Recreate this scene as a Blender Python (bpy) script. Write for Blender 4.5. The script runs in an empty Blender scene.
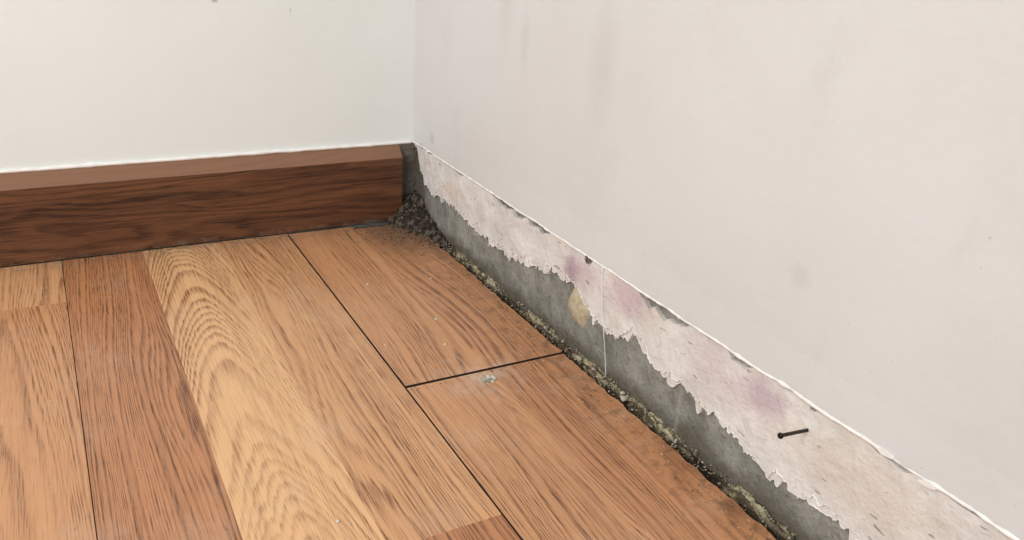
import bpy, bmesh, math, random
from mathutils import Vector, noise
random.seed(7)
S=bpy.context.scene
S.view_settings.view_transform='Standard'
S.view_settings.look='None'

def lin(c):
    return tuple(((v/255)/12.92 if v/255<=.04045 else (((v/255)+.055)/1.055)**2.4) for v in c)+(1,)

# ---------- node helper ----------
class NT:
    def __init__(s,name):
        s.m=bpy.data.materials.new(name); s.m.use_nodes=True
        s.t=s.m.node_tree; s.b=s.t.nodes['Principled BSDF']
        s.tc=s.t.nodes.new('ShaderNodeTexCoord')
    def put(s,sock,v):
        if isinstance(v,bpy.types.NodeSocket): s.t.links.new(v,sock)
        else: sock.default_value=v
    def math(s,op,a,b=0.0,c=0.0,clamp=False):
        n=s.t.nodes.new('ShaderNodeMath'); n.operation=op; n.use_clamp=clamp
        s.put(n.inputs[0],a); s.put(n.inputs[1],b); s.put(n.inputs[2],c); return n.outputs[0]
    def noise(s,vec,scale,detail=4,rough=.55,dist=0):
        n=s.t.nodes.new('ShaderNodeTexNoise'); s.put(n.inputs['Vector'],vec)
        n.inputs['Scale'].default_value=scale; n.inputs['Detail'].default_value=detail
        n.inputs['Roughness'].default_value=rough; n.inputs['Distortion'].default_value=dist
        return n.outputs[0]
    def map(s,vec,scale=(1,1,1),loc=(0,0,0)):
        n=s.t.nodes.new('ShaderNodeMapping'); s.put(n.inputs[0],vec)
        n.inputs['Scale'].default_value=scale; n.inputs['Location'].default_value=loc
        return n.outputs[0]
    def range(s,v,a,b,c=0.0,d=1.0):
        n=s.t.nodes.new('ShaderNodeMapRange'); n.interpolation_type='SMOOTHSTEP'
        s.put(n.inputs[0],v)
        n.inputs[1].default_value=a;n.inputs[2].default_value=b
        n.inputs[3].default_value=c;n.inputs[4].default_value=d
        return n.outputs[0]
    def mix(s,f,a,b,mode='MIX'):
        n=s.t.nodes.new('ShaderNodeMix'); n.data_type='RGBA'; n.blend_type=mode
        s.put(n.inputs[0],f); s.put(n.inputs[6],a); s.put(n.inputs[7],b); return n.outputs[2]
    def ramp(s,v,stops):
        n=s.t.nodes.new('ShaderNodeValToRGB'); s.put(n.inputs[0],v)
        e=n.color_ramp.elements
        while len(e)<len(stops): e.new(.5)
        for i,(p,c) in enumerate(stops): e[i].position=p; e[i].color=c
        return n.outputs[0]
    def sep(s,vec):
        n=s.t.nodes.new('ShaderNodeSeparateXYZ'); s.put(n.inputs[0],vec); return n.outputs
    def comb(s,x,y,z):
        n=s.t.nodes.new('ShaderNodeCombineXYZ'); s.put(n.inputs[0],x);s.put(n.inputs[1],y);s.put(n.inputs[2],z); return n.outputs[0]
    def bump(s,h,dist,strength=1,normal=None):
        n=s.t.nodes.new('ShaderNodeBump'); s.put(n.inputs['Height'],h)
        n.inputs['Distance'].default_value=dist; n.inputs['Strength'].default_value=strength
        if normal: s.put(n.inputs['Normal'],normal)
        return n.outputs[0]
    def spot(s,vec,pos,sc,r0,r1,warp=0.0):
        v=vec
        a=s.t.nodes.new('ShaderNodeVectorMath'); a.operation='SUBTRACT'; s.put(a.inputs[0],v); a.inputs[1].default_value=pos
        m=s.t.nodes.new('ShaderNodeVectorMath'); m.operation='MULTIPLY'; s.put(m.inputs[0],a.outputs[0]); m.inputs[1].default_value=sc
        l=s.t.nodes.new('ShaderNodeVectorMath'); l.operation='LENGTH'; s.put(l.inputs[0],m.outputs[0])
        d=l.outputs['Value']
        if warp:
            n=s.noise(vec,90,5,.6)
            d=s.math('ADD',d,s.math('MULTIPLY',s.math('SUBTRACT',n,.5),warp))
        return s.range(d,r0,r1,1,0)
    def out(s,col,rough=.6,normal=None,spec=.5):
        s.put(s.b.inputs['Base Color'],col); s.put(s.b.inputs['Roughness'],rough)
        s.b.inputs['Specular IOR Level'].default_value=spec
        if normal: s.put(s.b.inputs['Normal'],normal)
        return s.m

# ---------- materials ----------
def mat_paint(name,base,shade,marks=(),rough=.55,bd=.0012,smudge=0.0):
    n=NT(name); o=n.tc.outputs['Object']
    f=n.range(n.noise(o,3.0,5,.6),.35,.7)
    col=n.mix(f,lin(base),lin(shade))
    sp=n.range(n.noise(o,45,6,.7),.62,.82,0,.15)
    col=n.mix(sp,col,lin((160,156,150)))
    if smudge:
        sm=n.range(n.noise(n.map(o,(1,1,.5),(2,7,1)),7,6,.68),.54,.74,0,smudge)
        col=n.mix(sm,col,lin((168,164,158)))
        spk=n.range(n.noise(o,260,2,.5),.74,.78,0,.35)
        col=n.mix(spk,col,lin((150,145,136)))
    for pos,sc,r0,r1,c,a in marks:
        k=n.math('MULTIPLY',n.spot(o,pos,sc,r0,r1,.012),a)
        col=n.mix(k,col,lin(c))
    h=n.math('ADD',n.noise(o,120,4,.6),n.math('MULTIPLY',n.noise(o,14,3,.5),2.0))
    return n.out(col,rough,n.bump(h,bd,.4),.35)

def mat_concrete():
    n=NT('bare_cement'); o=n.tc.outputs['Object']
    a=n.noise(o,22,7,.65); b=n.noise(o,160,5,.7)
    col=n.ramp(a,[(.28,lin((106,105,98))),(.5,lin((142,141,133))),(.72,lin((170,168,160)))])
    col=n.mix(n.range(b,.52,.7,0,.5),col,lin((94,91,84)))
    pale=n.range(n.noise(n.map(o,(1,1,1),(0,4,1)),34,6,.7),.56,.68,0,.5)
    col=n.mix(pale,col,lin((186,182,172)))
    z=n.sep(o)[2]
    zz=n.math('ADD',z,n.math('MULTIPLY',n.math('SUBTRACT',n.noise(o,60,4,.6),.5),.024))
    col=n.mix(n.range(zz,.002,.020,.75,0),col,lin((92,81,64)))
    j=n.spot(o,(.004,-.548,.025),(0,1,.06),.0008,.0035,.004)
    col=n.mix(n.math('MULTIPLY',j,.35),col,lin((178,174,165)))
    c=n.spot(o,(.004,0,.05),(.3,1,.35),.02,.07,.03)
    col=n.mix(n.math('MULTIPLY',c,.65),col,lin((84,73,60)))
    h=n.math('ADD',n.math('MULTIPLY',a,2),b)
    return n.out(col,.9,n.bump(h,.0028,1.0),.15)

def mat_plaster():
    n=NT('old_plaster'); o=n.tc.outputs['Object']
    a=n.noise(o,22,5,.6)
    col=n.ramp(a,[(.3,lin((202,196,189))),(.5,lin((217,212,206))),(.7,lin((232,229,224)))])
    st=n.range(n.noise(n.map(o,(1,1,1),(3,1,2)),9,5,.6),.5,.72,0,.35)
    col=n.mix(st,col,lin((198,185,166)))
    for pos,sc,r0,r1,c,k in [((0,-.386,.078),(0,1,1),.004,.018,(140,106,132),.8),
                        ((0,-.47,.088),(0,.6,1),.004,.026,(196,166,178),.55),
                        ((0,-.405,.082),(0,.5,1),.004,.024,(204,180,184),.55),
                        ((0,-.632,.083),(0,.7,1),.003,.02,(152,120,142),.6),
                        ((0,-.60,.08),(0,.4,1),.01,.03,(206,188,190),.4),
                        ((0,-.12,.07),(0,.5,1),.003,.02,(206,184,158),.4),
                        ((0,-.72,.07),(0,.4,1),.01,.04,(212,196,176),.35),
                        ((0,-.30,.085),(0,.25,1),.004,.014,(190,176,166),.3)]:
        col=n.mix(n.math('MULTIPLY',n.spot(o,pos,sc,r0,r1,.02),k),col,lin(c))
    dk=n.range(n.noise(o,80,6,.7),.59,.73,0,.38)
    col=n.mix(dk,col,lin((152,143,132)))
    sc=n.range(n.noise(n.map(o,(1,.45,1.6),(5,5,5)),95,3,.6),.66,.69,0,.6)
    col=n.mix(sc,col,lin((130,124,114)))
    h=n.math('ADD',n.math('MULTIPLY',a,3.5),n.math('MULTIPLY',n.noise(o,120,4,.6),.8))
    h=n.math('ADD',h,n.math('MULTIPLY',sc,-1.0))
    return n.out(col,.65,n.bump(h,.0022,.7),.3)

def mat_oak():
    n=NT('oak_laminate'); 
    uv=n.t.nodes.new('ShaderNodeUVMap'); uv.uv_map='strip'
    at=n.t.nodes.new('ShaderNodeAttribute'); at.attribute_name='tone'
    u,v,_=n.sep(uv.outputs[0]); tr,tg,tb=n.sep(at.outputs['Vector'])
    seed=n.math('MULTIPLY',tb,37.0)
    P=n.comb(u,v,seed)
    flame=n.range(n.math('ABSOLUTE',n.math('SUBTRACT',tg,.5)),.05,.16,1,0)
    big=n.noise(n.map(P,(10,1.7,1)),1,2,.4)
    mid=n.noise(n.map(P,(36,3.6,1)),1,3,.5)
    fine=n.noise(n.map(P,(420,10,1)),1,3,.6)
    u0=n.math('SUBTRACT',u,n.math('MULTIPLY',n.math('SUBTRACT',tg,.5),.24))
    F=n.math('MULTIPLY',n.math('MULTIPLY',u0,u0),n.math('ADD',2300.0,n.math('MULTIPLY',flame,1500.0)))
    F=n.math('ADD',F,n.math('MULTIPLY',v,n.math('ADD',5.0,n.math('MULTIPLY',flame,33.0))))
    F=n.math('ADD',F,n.math('MULTIPLY',big,n.math('SUBTRACT',24.0,n.math('MULTIPLY',flame,11.0))))
    F=n.math('ADD',F,n.math('MULTIPLY',mid,n.math('SUBTRACT',2.1,n.math('MULTIPLY',flame,.5))))
    F=n.math('ADD',F,n.math('MULTIPLY',fine,.6))
    F=n.math('ADD',F,n.math('MULTIPLY',n.math('SINE',n.math('MULTIPLY',F,.7)),1.0))
    fr=n.math('FRACT',F)
    rise=n.range(fr,.25,.80); fall=n.range(fr,.84,1.0,1,0)
    band=n.math('MULTIPLY',rise,fall)
    amp=n.range(n.noise(n.map(P,(14,3,1),(3,3,3)),1,3,.6),.32,.60,.30,1.0)
    band=n.math('MULTIPLY',band,amp)
    pore=n.noise(n.map(P,(1300,36,1)),1,3,.65)
    poreM=n.range(pore,.49,.61)
    fib=n.noise(n.map(P,(600,4.0,1)),1,5,.7)
    wide=n.noise(n.map(P,(60,1.0,1),(9,9,9)),1,4,.6)
    k=n.math('ADD',n.math('MULTIPLY',band,.44),n.math('MULTIPLY',poreM,n.math('ADD',n.math('MULTIPLY',band,.5),.22)))
    k=n.math('ADD',k,n.math('MULTIPLY',n.math('SUBTRACT',fib,.5),.95))
    k=n.math('ADD',k,n.math('MULTIPLY',n.math('SUBTRACT',wide,.5),.9))
    k=n.math('ADD',k,.04,0,True)
    light=n.mix(tr,lin((178,116,76)),lin((230,184,134)))
    dark=n.mix(tr,lin((84,48,30)),lin((142,90,54)))
    col=n.mix(k,light,dark)
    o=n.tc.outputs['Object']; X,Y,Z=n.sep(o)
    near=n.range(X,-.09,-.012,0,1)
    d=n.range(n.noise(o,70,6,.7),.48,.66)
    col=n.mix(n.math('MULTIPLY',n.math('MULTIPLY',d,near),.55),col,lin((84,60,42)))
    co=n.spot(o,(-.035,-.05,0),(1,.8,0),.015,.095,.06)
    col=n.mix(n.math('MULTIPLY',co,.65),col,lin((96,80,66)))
    hz=n.spot(o,(-.105,-.41,0),(.8,1,0),.004,.045,.08)
    col=n.mix(n.math('MULTIPLY',n.math('MULTIPLY',hz,n.range(n.noise(o,60,6,.7),.35,.65)),.45),col,lin((200,186,172)))
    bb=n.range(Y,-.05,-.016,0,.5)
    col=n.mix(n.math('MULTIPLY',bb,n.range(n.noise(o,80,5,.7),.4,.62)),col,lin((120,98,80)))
    dust=n.range(n.noise(o,13,7,.72),.50,.72,0,.14)
    col=n.mix(dust,col,lin((206,190,174)))
    sp=n.range(n.noise(o,420,3,.6),.69,.75,0,.4)
    col=n.mix(sp,col,lin((215,205,190)))
    h=n.math('ADD',n.math('MULTIPLY',k,-.5),n.math('MULTIPLY',n.noise(o,9,2,.5),1.8))
    r=n.math('ADD',.22,n.math('MULTIPLY',n.noise(o,30,5,.7),.2))
    return n.out(col,r,n.bump(h,.0005,.3),.5)

def mat_skirt():
    n=NT('walnut_skirting'); o=n.tc.outputs['Object']
    x,y,z=n.sep(o)
    big=n.noise(n.map(o,(2.6,1,14)),1,3,.5,.4)
    fine=n.noise(n.map(o,(9,30,620)),1,4,.6)
    F=n.math('ADD',n.math('MULTIPLY',z,80.0),n.math('MULTIPLY',big,11.0))
    F=n.math('ADD',F,n.math('MULTIPLY',fine,1.0))
    fr=n.math('FRACT',F); band=n.math('MULTIPLY',n.range(fr,.2,.82),n.range(fr,.86,1,1,0))
    pore=n.range(n.noise(n.map(o,(38,60,1100)),1,2,.6),.5,.62)
    k=n.math('ADD',n.math('MULTIPLY',band,.34),n.math('MULTIPLY',fine,.75),0,True)
    k=n.math('ADD',k,n.math('MULTIPLY',pore,.22))
    k=n.math('ADD',k,n.math('MULTIPLY',n.math('SUBTRACT',n.noise(n.map(o,(1.6,1,36)),1,4,.6),.5),1.2),0,True)
    col=n.mix(k,lin((126,82,55)),lin((46,28,19)))
    top=n.range(z,.0838,.0852)
    col=n.mix(n.math('MULTIPLY',top,.65),col,lin((150,110,84)))  # chamfer paler: its own lighter tone plus top light put into the colour
    du=n.math('MULTIPLY',n.range(z,.002,.012,1,0),n.range(n.noise(o,70,5,.7),.46,.68,0,.5))
    col=n.mix(du,col,lin((130,114,98)))
    sp=n.range(n.noise(o,240,4,.6),.70,.76,0,.25)
    col=n.mix(sp,col,lin((170,150,135)))
    return n.out(col,.38,n.bump(k,-.0001,.25),.4)

def mat_attr(name,rough=.9):
    n=NT(name); at=n.t.nodes.new('ShaderNodeAttribute'); at.attribute_name='col'
    o=n.tc.outputs['Object']
    col=n.mix(n.range(n.noise(o,500,4,.7),.35,.65,0,.5),at.outputs['Color'],n.mix(.5,at.outputs['Color'],lin((64,54,44))))
    return n.out(col,rough,n.bump(n.noise(o,600,4,.6),.0008,.8),.15)

def mat_plain(name,c,c2,rough=.6,metal=0,scale=80):
    n=NT(name); o=n.tc.outputs['Object']
    col=n.mix(n.range(n.noise(o,scale,5,.6),.35,.65),lin(c),lin(c2))
    n.b.inputs['Metallic'].default_value=metal
    return n.out(col,rough,n.bump(n.noise(o,scale*3,3,.5),.0004,.6))

M_left=mat_paint('cream_wall_paint',(232,235,231),(226,229,222),marks=[
    ((-.233,0,.2712),(1,0,2.2),.001,.0045,(150,132,98),.55),
    ((-.152,0,.262),(1.8,0,1),.0006,.003,(150,132,98),.5)],bd=.0006)
M_right=mat_paint('white_wall_paint_shaded',(214,213,211),(208,206,203),marks=[
    ((0,-.23,.30),(0,1,.25),.002,.02,(170,164,156),.14),
    ((0,-.27,.27),(0,1.6,.5),.002,.02,(168,162,154),.18),
    ((0,-.40,.27),(0,1,.4),.004,.03,(176,172,166),.22),
    ((0,-.64,.178),(0,1,1),.002,.012,(184,180,172),.3),
    ((0,-.06,.12),(0,1,1),.001,.010,(150,140,124),.3)],bd=.0009,smudge=.22)  # base greyer than the left wall's; its weaker light is partly in the colour
M_bead=mat_plain('paint_ridge',(242,240,236),(230,226,220),.5)
M_conc=mat_concrete(); M_plas=mat_plaster(); M_oak=mat_oak(); M_sk=mat_skirt()
M_deb=mat_attr('rubble')
M_sub=mat_plain('subfloor_screed',(50,43,36),(32,27,22),.95)
M_core=mat_plain('board_edge_shade',(52,38,28),(34,26,20),.95)  # dark board sides; the seam shadow is put into their colour

# ---------- mesh helper ----------
def mk(name,verts,faces,mats,parent=None,fm=None,smooth=False):
    me=bpy.data.meshes.new(name); me.from_pydata(verts,[],faces); 
    for m in (mats if isinstance(mats,list) else [mats]): me.materials.append(m)
    if fm: 
        for p,i in zip(me.polygons,fm): p.material_index=i
    if smooth:
        for p in me.polygons: p.use_smooth=True
    me.update(); ob=bpy.data.objects.new(name,me); S.collection.objects.link(ob)
    if parent: ob.parent=parent
    return ob
def box(name,a,b,mat,parent=None):
    x0,y0,z0=a;x1,y1,z1=b
    v=[(x0,y0,z0),(x1,y0,z0),(x1,y1,z0),(x0,y1,z0),(x0,y0,z1),(x1,y0,z1),(x1,y1,z1),(x0,y1,z1)]
    f=[(0,3,2,1),(4,5,6,7),(0,1,5,4),(1,2,6,5),(2,3,7,6),(3,0,4,7)]
    return mk(name,v,f,mat,parent)
def N(x,y=0,z=0): return noise.noise(Vector((x,y,z)))
def fr(x,s=0,oct=4):
    a=0;k=1
    for i in range(oct): a+=N(x*k,s+i*7.3)*(.5**i); k*=2.1
    return a

# ---------- walls ----------
YF=-2.6; XL=-2.6; ZT=2.4
wall_back=box('wall_back',(XL,0,-.03),(.12,.12,ZT),M_left)
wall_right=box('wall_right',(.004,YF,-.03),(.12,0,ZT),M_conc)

edge=[(.002,.097),(-.0091,.0925),(-.0237,.0680),(-.0506,.0490),(-.0873,.0520),(-.1223,.0520),(-.1586,.0465),(-.1925,.0460),(-.2224,.0435),(-.2576,.0429),(-.2899,.0477),(-.3201,.0533),(-.3447,.0591),(-.3663,.0638),(-.3841,.0641),(-.3966,.0623),(-.403,.0549),(-.421,.0479),(-.4457,.0446),(-.4618,.0406),(-.4747,.051),(-.4833,.0582),(-.4953,.0547),(-.5112,.0441),(-.5279,.0409),(-.5406,.0415),(-.549,.048),(-.562,.042),(-.58,.041),(-.597,.039),(-.614,.036),(-.636,.031),(-.651,.028),(-.67,.030),(-.687,.032),(-.703,.033),(-.72,.033),(-.76,.028),(-.9,.03),(-1.2,.02),(-2.6,.03)]
def lerp(tab,y):
    for (a,za),(b,zb) in zip(tab,tab[1:]):
        if b<=y<=a: return za+(zb-za)*((a-y)/(a-b))
    return tab[-1][1]
def gap(y):
    g=max(0,fr(y*24,31,3)-.05)*.006
    for a,b,w in [(-.222,-.300,.0088),(-.296,-.345,.0072),(-.402,-.416,.010),(-.484,-.551,.0112),(-.592,-.618,.008),(-.668,-.676,.004),(-.02,-.035,.004),(-.13,-.15,.004)]:
        if b<y<a:
            t=(a-y)/(a-b); g=max(g,w*min(1,6*min(t,1-t))*(.75+.5*fr(y*90,3)))
    return g
def ragged_layer(name,xf,xb,off,mat,seed,amp=1.0,ymax=-1.1,step=.0006):
    cols=[];y=.0
    while y>ymax:
        r=fr(y*55,seed,5)*.0070*amp+ max(0,fr(y*150,seed+9,3))*.0050*amp - max(0,fr(y*95,seed+15,2)-.25)*.016*amp
        r=.6*r+.4*round(r/.0030)*.0030
        zz=lerp(edge,y)+off+r
        dy=N(y*210,seed+4)*.0016
        zt=.1003-gap(y); zz=min(zz,zt-.002)
        cols.append((y+dy,zz,zt)); y-=step
    V=[];F=[];FM=[];R=6
    for (yy,z0,z1) in cols:
        lift=max(0,N(yy*60,seed+2))*.0020
        rim=.0004+.0014*max(0,.3+N(yy*130,seed+6))
        for k in range(R+1):
            z=z0 if k==0 else (z0+rim if k==1 else z0+rim+(z1-z0-rim)*(k-1)/(R-1))
            xx=xf-(lift if k==0 else (lift*.5 if k==1 else 0))+ (N(yy*40,z*40,seed)*.0009)
            V.append((xx,yy,z))
        V.append((xb,yy,z0)); V.append((xb,yy,z1))
    W=R+3
    for i in range(len(cols)-1):
        a=i*W;b=(i+1)*W
        for k in range(R): F.append((a+k,a+k+1,b+k+1,b+k)); FM.append(1 if k==0 else 0)
        F.append((a+R+1,a,b,b+R+1)); F.append((a+R,a+R+2,b+R+2,b+R)); FM+=[1,0]
    return mk(name,V,F,[mat,M_bead],wall_right,FM)
ragged_layer('plaster_layer',.0012,.0045,0,M_plas,11)
ragged_layer('paint_skin_layer',-.0003,.0017,.0050,M_plas,23,1.15)
box('plaster_layer_far',(.0005,YF,.03),(.0045,-1.1,.1005),M_plas,wall_right)

V=[];F=[];y=0.0;cols=[]
while y>-1.2: cols.append(y); y-=.002
cols+= [YF]
for yy in cols:
    z0=.1005+fr(yy*30,5,4)*.0012
    for (x,z) in [(.0045,z0),(-.0014,z0),(-.0015,z0+.004),(-.0005,.13),(-.0005,ZT)]: V.append((x,yy,z))
for i in range(len(cols)-1):
    a=i*5;b=a+5
    for k in range(4): F.append((a+k,a+k+1,b+k+1,b+k))
mk('painted_coat',V,F,M_right,wall_right)

def bead(name,pts,rad,mat,parent,seg=8,flat=1.0):
    V=[];F=[]
    for i,(p,r) in enumerate(zip(pts,rad)):
        p=Vector(p); q=Vector(pts[min(i+1,len(pts)-1)])-Vector(pts[max(i-1,0)]); q.normalize()
        up=Vector((0,0,1)) if abs(q.z)<.8 else Vector((1,0,0))
        s=q.cross(up).normalized(); w=s.cross(q).normalized()
        for k in range(seg):
            a=2*math.pi*k/seg
            V.append(tuple(p+s*math.cos(a)*r*flat+w*math.sin(a)*r))
    for i in range(len(pts)-1):
        for k in range(seg):
            F.append((i*seg+k,i*seg+(k+1)%seg,(i+1)*seg+(k+1)%seg,(i+1)*seg+k))
    F.append(tuple(range(seg))[::-1]); F.append(tuple(range((len(pts)-1)*seg,len(pts)*seg)))
    return mk(name,V,F,mat,parent,smooth=True)
P=[];Rr=[];y=0
while y>-1.15:
    fade=1-.75*max(0,1-abs(y+.742)/.018)
    P.append((-.0011,y,.1014+fr(y*30,5,4)*.0010)); Rr.append((.0011+.0007*fr(y*120,8,3))*fade*(1.25 if y<-.6 else 1)); y-=.0022
bead('paint_ridge',P,Rr,M_bead,wall_right,8,.9)
for (yy,zz,sz) in [(-.728,.1015,.005),(-.757,.0995,.004),(-.05,.101,.003)]:
    v=[];n=9
    for k in range(n):
        a=2*math.pi*k/n; r=sz*(.6+.5*random.random()); v.append((-.0026,yy+math.cos(a)*r*1.6,zz+math.sin(a)*r*.45))
    v+=[(-.0004,p[1],p[2]) for p in v]
    f=[tuple(range(n))]+[(k,(k+1)%n,n+(k+1)%n,n+k) for k in range(n)]
    mk('paint_flake',v,f,M_bead,wall_right)

pts=[];rr=[]
for i in range(30):
    t=i/29; pts.append((-.0018-.0015*math.sin(t*3.1),-.434-.023*t+.0014*math.sin(t*6),.1035-.1*t)); rr.append(.0003+.0002*N(t*9))
bead('paint_drip',pts,rr,M_bead,wall_right,6)

def blob(name,c,ry,rz,h,mat,parent,seed=0,nx=-1):
    V=[];F=[];nr=7;ns=28
    for j in range(nr+1):
        t=j/nr
        for k in range(ns):
            a=2*math.pi*k/ns; w=1+.28*N(math.cos(a)*1.6+seed,math.sin(a)*1.6)
            V.append((c[0]+nx*h*(1-t**2.5),c[1]+math.cos(a)*ry*t*w,c[2]+math.sin(a)*rz*t*w))
    for j in range(nr):
        for k in range(ns): F.append((j*ns+k,(j+1)*ns+k,(j+1)*ns+(k+1)%ns,j*ns+(k+1)%ns))
    return mk(name,V,F,mat,parent,smooth=True)
M_tan=mat_plain('tan_filler',(192,180,154),(172,156,126),.85,0,150)
blob('filler_patch',(.0042,-.397,.045),.0165,.0200,.0052,M_tan,wall_right,2)
M_hole=mat_plain('hole_shade',(104,92,80),(72,62,54),.95)
blob('hole_shade_disc',(-.0020,-.4095,.0985),.0022,.0035,.0004,M_hole,wall_right,8)  # raised dark disc on the wall; the hole's shade is its colour

# ---------- back-wall bare patch in the corner ----------
V=[];F=[];nx=16;nz=40
for i in range(nx+1):
    for j in range(nz+1):
        x=-.034+.038*i/nx; zt=.0985+.003*fr(x*90,2); z=-.009+(zt+.009)*j/nz
        V.append((x,-.0016-.0030*abs(fr(x*120+z*30,z*150,4))-.004*max(0,1-z/.03)*abs(N(x*200,z*200)),z))
for i in range(nx):
    for j in range(nz):
        a=i*(nz+1)+j; F.append((a,a+nz+1,a+nz+2,a+1))
mk('bare_corner_patch',V,F,M_conc,wall_back,smooth=True)
P=[];Rr=[];x=-.001
while x>-1.6:
    P.append((x,-.0012,.1003+.0006*fr(x*25,4))); Rr.append(.0021+.0006*fr(x*60,6)); x-=.004
bead('caulk_bead',P,Rr,M_bead,wall_back,8)
# ---------- baseboard ----------
prof=[(-.0002,.0018),(-.0150,.0018),(-.0152,.030),(-.0152,.0842),(-.0147,.0851),(-.0016,.0993),(-.0002,.0996)]
xs=[-.0205,-.0209]+[-.03-.02*i for i in range(120)]
V=[];F=[]
for x in xs:
    ins=.0003 if x==-.0205 else 0
    for (y,z) in prof: V.append((x,min(y+ins,-.0002),z))
n=len(prof)
for i in range(len(xs)-1):
    for k in range(n-1): F.append((i*n+k,i*n+k+1,(i+1)*n+k+1,(i+1)*n+k))
F.append(tuple(range(n))[::-1]); F.append(tuple(range((len(xs)-1)*n,len(xs)*n)))
mk('baseboard_back',V,F,M_sk)

# ---------- floor ----------
V=[];F=[];UV=[];TN=[];FMI=[]
def strip(x0,x1,y0,y1,tone,u0,seed,right_ragged=False,zt=0.0):
    xc=(x0+x1)/2; ys=[]; y=y0
    while y>y1: ys.append(y); y-=.0025 if right_ragged else .05
    ys.append(y1); base=len(V); voff=seed*1.37
    for yy in ys:
        xr=x1+(fr(yy*70,seed,4)*.0022 if right_ragged else 0)
        V.extend([(x0,yy,-.0085),(x0,yy,zt),(xr,yy,zt),(xr-(.001 if right_ragged else 0),yy,-.0085)])
    def addf(idx,m=1):
        F.append(tuple(idx)); FMI.append(m)
        for q in idx: UV.append((V[q][0]-xc,V[q][1]+voff)); TN.append((tone,u0,(seed*.173)%1,1))
    for i in range(len(ys)-1):
        a=base+i*4;b=a+4
        addf((a+1,b+1,b+2,a+2),0)
        addf((a+0,b+0,b+1,a+1)); addf((a+2,b+2,b+3,a+3))
    a=base; addf((a,a+1,a+2,a+3)); a=base+(len(ys)-1)*4; addf((a+3,a+2,a+1,a))
g=.0008
YB=-.0145
bx=[-.4162,-.3345,-.2525,-.1708]
strip(-.498,bx[0]-.0004,YB,-.125,.50,.75,1); strip(-.498,bx[0]-.0004,-.125,-.62,.34,.40,2); strip(-.498,bx[0]-.0004,-.62,-1.5,.5,.3,3)
strip(-.58,-.498,YB,-.3,.2,.2,4); strip(-.58,-.498,-.3,-1.5,.6,.7,5)
strip(-.6605,-.58,YB,-1.5,.35,.45,6)
strip(bx[0]+.0003,bx[1],YB,-.66,.14,.80,7); strip(bx[0]+.0003,bx[1],-.66,-1.5,.5,.4,8)
strip(bx[1],bx[2],YB,-.74,.84,.46,9); strip(bx[1],bx[2],-.74,-1.5,.3,.7,10)
strip(bx[2],bx[3]-g,YB,-.578,.50,.24,12); strip(bx[2],bx[3]-g,-.578,-1.5,.10,.8,13)
xr=-.0115
strip(bx[3]+g,-.0890,YB-.003,-.3987,.34,.72,14,zt=.0004); strip(-.0890,xr,-.026,-.3987,.26,.20,15,True,.0004)
strip(bx[3]+g,-.0890,-.4013,-.76,.38,.66,16,zt=-.0002); strip(bx[3]+g,-.0890,-.76,-1.5,.2,.6,17)
strip(-.0890,xr,-.4013,-.9,.22,.74,18,True,-.0002); strip(-.0890,xr,-.9,-1.5,.3,.2,19,True)
x=-.6613; sd=20
while x>-2.5:
    for k in range(3):
        yb=YB; 
        while yb>-1.5:
            L=random.uniform(.35,.6); y1=max(yb-L,-1.5)
            strip(x-.0817,x-(.0006 if k==0 else 0),yb,y1,random.uniform(.15,.75),random.random(),sd); sd+=1; yb=y1
        x-=.0817
for xx in [i*-.0817-.0115 for i in range(30)]:
    yb=-1.5012
    while yb>-2.55:
        y1=max(yb-random.uniform(.35,.6),-2.55); strip(xx-.0815,xx,yb,y1,random.uniform(.15,.6),random.random(),sd); sd+=1; yb=y1
fl=mk('floor',V,F,[M_oak,M_core],None,FMI)
me=fl.data
me.uv_layers.new(name='strip'); me.color_attributes.new('tone','FLOAT_COLOR','CORNER')
me.uv_layers['strip'].data.foreach_set('uv',[c for t in UV for c in t])
me.color_attributes['tone'].data.foreach_set('color',[c for t in TN for c in t])
box('subfloor',(XL,YF,-.03),(.12,.0,-.0088),M_sub,fl)

# ---------- rubble ----------
CT=[(144,132,108),(170,158,132),(106,94,76),(86,76,62),(190,180,160),(128,120,108),(214,207,194)]
RV=[];RF=[];RC=[]
def ico():
    bm=bmesh.new(); bmesh.ops.create_icosphere(bm,subdivisions=1,radius=1)
    v=[tuple(q.co) for q in bm.verts]; f=[tuple(q.index for q in p.verts) for p in bm.faces]; bm.free(); return v,f
IV,IF=ico()
def crumb(x,y,z,s,c,flat=.7):
    b=len(RV); ph=random.random()*50; rot=random.random()*6.28; e=random.uniform(.6,1.5)
    for (a,bb,cc) in IV:
        r=s*(1+.55*N(a*1.3+ph,bb*1.3,cc*1.3)); px=a*r*e; py=bb*r
        RV.append((x+px*math.cos(rot)-py*math.sin(rot),y+px*math.sin(rot)+py*math.cos(rot),z+cc*r*flat))
    for f in IF: RF.append(tuple(q+b for q in f))
    j=random.uniform(.85,1.12)
    RC.extend([tuple(k*j for k in lin(c)[:3])+(1,)]*len(IF))
ny=1300;nx=14
for i in range(ny+1):
    yy=-.002-(1.2)*i/ny
    patch=max(0,min(1,.75+1.1*fr(yy*16,9,3)))
    for j in range(nx+1):
        t=j/nx; x=-.0140+.0198*t
        lip=.0085*max(0,min(1,(t-.34+.30*fr(yy*28,4,3))/.3))*patch
        hgt=-.0074+lip+.0020*fr(yy*180+3*t,x*400,4)+.0014*N(yy*700,x*700)
        near=max(0,1-abs(yy)/.12); hgt+=near*.008
        RV.append((x,yy,min(hgt,.0080)))
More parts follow.
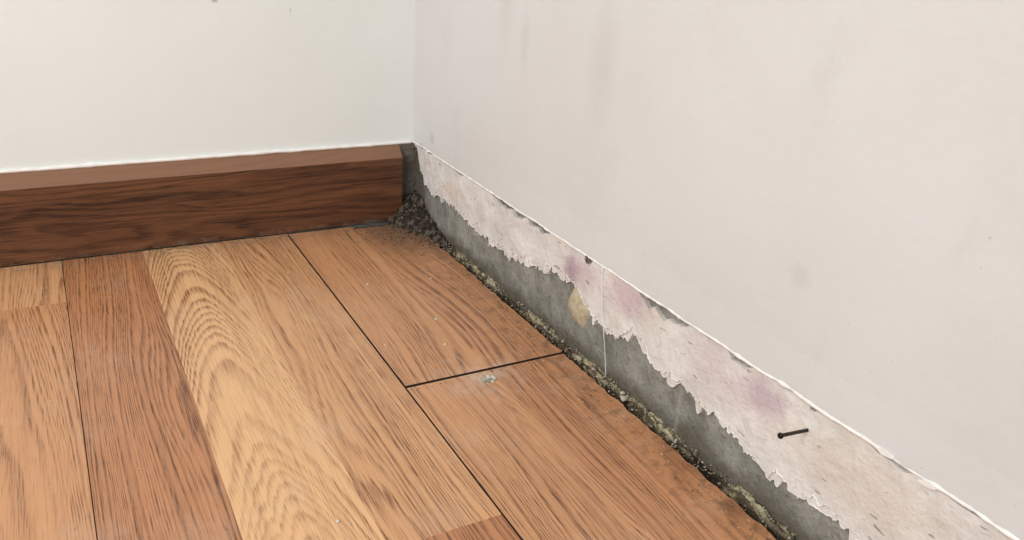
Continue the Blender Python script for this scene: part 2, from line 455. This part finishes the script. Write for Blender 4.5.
for i in range(ny):
    for j in range(nx):
        a=i*(nx+1)+j; RF.append((a,a+nx+1,a+nx+2,a+1))
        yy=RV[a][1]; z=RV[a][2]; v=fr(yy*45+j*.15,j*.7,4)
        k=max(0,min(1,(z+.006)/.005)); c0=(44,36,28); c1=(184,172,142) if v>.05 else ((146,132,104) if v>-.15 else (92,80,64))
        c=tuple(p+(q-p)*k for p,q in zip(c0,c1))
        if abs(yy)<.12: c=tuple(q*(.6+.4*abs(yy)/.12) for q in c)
        RC.append(lin(c))
for i in range(3400):
    yy=-.02-1.05*random.random(); t=random.random()
    x=-.011+.014*t
    if fr(yy*30,6)<0 and random.random()<.7: continue
    s=random.choice([.0003,.0004,.0006,.0009]); crumb(x,yy,-.005+.007*t,s,random.choice(CT[:5]))
for i in range(40): crumb(-.004+.006*random.random(),-.1-.9*random.random(),.002,random.uniform(.0008,.0018),random.choice([CT[4],CT[1],CT[5]]))
# corner heap: dusty mound plus clods
HB=len(RV);na=34;nb=46
for i in range(na+1):
    for j in range(nb+1):
        x=.004-.046*i/na; yy=-.002-.125*j/nb; a=(j/nb)
        hh=(.036*(1-a)**1.4-abs(x)*.66)*(1+.4*fr(x*60+yy*25,yy*70,3))+.0040*fr(x*220,yy*220,4)
        RV.append((x,yy,max(hh,-.0012)+.0002*N(x*900,yy*900)-(.006 if hh<-.001 else 0)))
for i in range(na):
    for j in range(nb):
        a=HB+i*(nb+1)+j; RF.append((a,a+1,a+nb+2,a+nb+1))
        v=fr(RV[a][0]*150,RV[a][1]*150,4); c=(98,89,77) if v>.15 else ((72,63,53) if v>-.1 else (48,40,33)); RC.append(lin(c))
for i in range(3600):
    a=random.random()**1.3; yy=-.006-.110*a; x=.002-abs(random.gauss(0,.015))*(1-.45*a)
    hh=max(0,(.034*(1-a)**1.4-abs(x)*.6)); z=hh*(.5+.6*random.random())
    crumb(x,yy,z,random.choice([.0004,.0006,.0009,.0012,.0026]) if a<.6 else random.choice([.0004,.0006,.0009,.0014]),random.choice([(80,72,62),(58,49,41),(96,88,77),(44,37,30),(118,108,95),(66,56,46),(48,40,33)]))
for i in range(700):
    yy=-.03-.9*random.random(); x=-.0135-abs(random.gauss(0,.016)); crumb(x,yy,.0004,random.uniform(.0002,.0006),random.choice(CT))
for i in range(200):
    x=-.02-.42*random.random()**1.5; crumb(x,-.0175-abs(random.gauss(0,.005)),.0004,random.uniform(.0002,.0007),random.choice([CT[5],CT[4],CT[2],CT[0]]))
for i in range(520):
    crumb(-.015-abs(random.gauss(0,.030)),-.025-abs(random.gauss(0,.045)),.0006,random.uniform(.0003,.0010),random.choice([(82,70,58),(60,50,42),(112,98,82)]))
for i in range(150):
    crumb(-.02-.5*random.random(),-.05-.6*random.random(),.0003,random.uniform(.0003,.0007),random.choice([CT[6],CT[4]]))
for i in range(30):
    crumb(-.17+.15*random.random(),-.4045-abs(random.gauss(0,.002)),.0000,random.uniform(.0003,.0008),random.choice([CT[6],CT[4],CT[2]]))
for (x,y,s) in [(-.095,-.293,.0018),(-.108,-.344,.0015),(-.160,-.323,.001),(-.275,-.54,.0014),(-.13,-.19,.0012),(-.06,-.2,.0012),(-.20,-.13,.001)]:
    crumb(x,y,s*.6,s,(222,216,205))
for (x,y,z,s) in [(-.006,-.491,.0015,.0036),(-.003,-.485,.003,.0028),(-.005,-.56,.001,.0014),(-.004,-.44,.002,.0012)]:
    crumb(x,y,z,s,(206,198,184),.45)
def attach(o):
    o.data.color_attributes.new('col','FLOAT_COLOR','CORNER')
    d=[]
    for p in o.data.polygons: d.extend(list(RC[p.index])*p.loop_total)
    o.data.color_attributes['col'].data.foreach_set('color',d)
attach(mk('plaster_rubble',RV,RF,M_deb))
RV=[];RF=[];RC=[]
for i in range(22):
    a=random.random()*6.28; r=.0056*random.random()**.8
    crumb(-.099+math.cos(a)*r*1.2,-.416+math.sin(a)*r*.9,.0004,random.uniform(.001,.0030),random.choice([(214,210,196),(186,180,166),(158,156,140),(204,198,186)]),.5)
attach(mk('plaster_chip',RV,RF,M_deb))

# ---------- nail ----------
M_nail=mat_plain('rusty_steel',(58,48,44),(34,28,26),.5,.7,300)
bm=bmesh.new(); 
profn=[(0,.0),(.0012,.0),(.00125,.026),(.0013,.0285),(.0020,.0290),(.0021,.0295),(.0020,.0301),(0,.0302)]
seg=14;rings=[]
for r,h in profn:
    rings.append([bm.verts.new((math.cos(6.2832*k/seg)*r,math.sin(6.2832*k/seg)*r,h)) for k in range(seg)])
for a,b in zip(rings,rings[1:]):
    for k in range(seg): bm.faces.new((a[k],a[(k+1)%seg],b[(k+1)%seg],b[k]))
bmesh.ops.remove_doubles(bm,verts=bm.verts,dist=1e-6)
me=bpy.data.meshes.new('nail'); bm.to_mesh(me); bm.free(); me.materials.append(M_nail)
for p in me.polygons: p.use_smooth=True
nail=bpy.data.objects.new('nail',me); S.collection.objects.link(nail)
nail.location=(.001,-.672,.0815)
d=Vector((-1,-.08,.17)).normalized(); nail.rotation_mode='QUATERNION'; nail.rotation_quaternion=d.to_track_quat('Z','Y')

# ---------- light ----------
w=bpy.data.worlds.new('World'); S.world=w; w.use_nodes=True
w.node_tree.nodes['Background'].inputs[0].default_value=(.93,.965,1,1); w.node_tree.nodes['Background'].inputs[1].default_value=.55
def area(name,loc,tgt,sx,sy,e,c):
    l=bpy.data.lights.new(name,'AREA'); l.shape='RECTANGLE'; l.size=sx; l.size_y=sy; l.energy=e; l.color=c
    o=bpy.data.objects.new(name,l); S.collection.objects.link(o); o.location=loc
    o.rotation_euler=(Vector(tgt)-Vector(loc)).to_track_quat('-Z','Y').to_euler()
area('window_light',(-1.55,-1.15,1.2),(-.6,-.0,.1),.8,1.1,28.5,(.98,.99,1))

# ---------- camera ----------
cam=bpy.data.cameras.new('camera'); co=bpy.data.objects.new('camera',cam); S.collection.objects.link(co)
cam.sensor_width=36; cam.lens=828/1024*36; cam.clip_start=.01
co.location=(-.4045,-.9695,.3798); co.rotation_euler=(1.1621,-.0632,-.4998)
S.camera=co
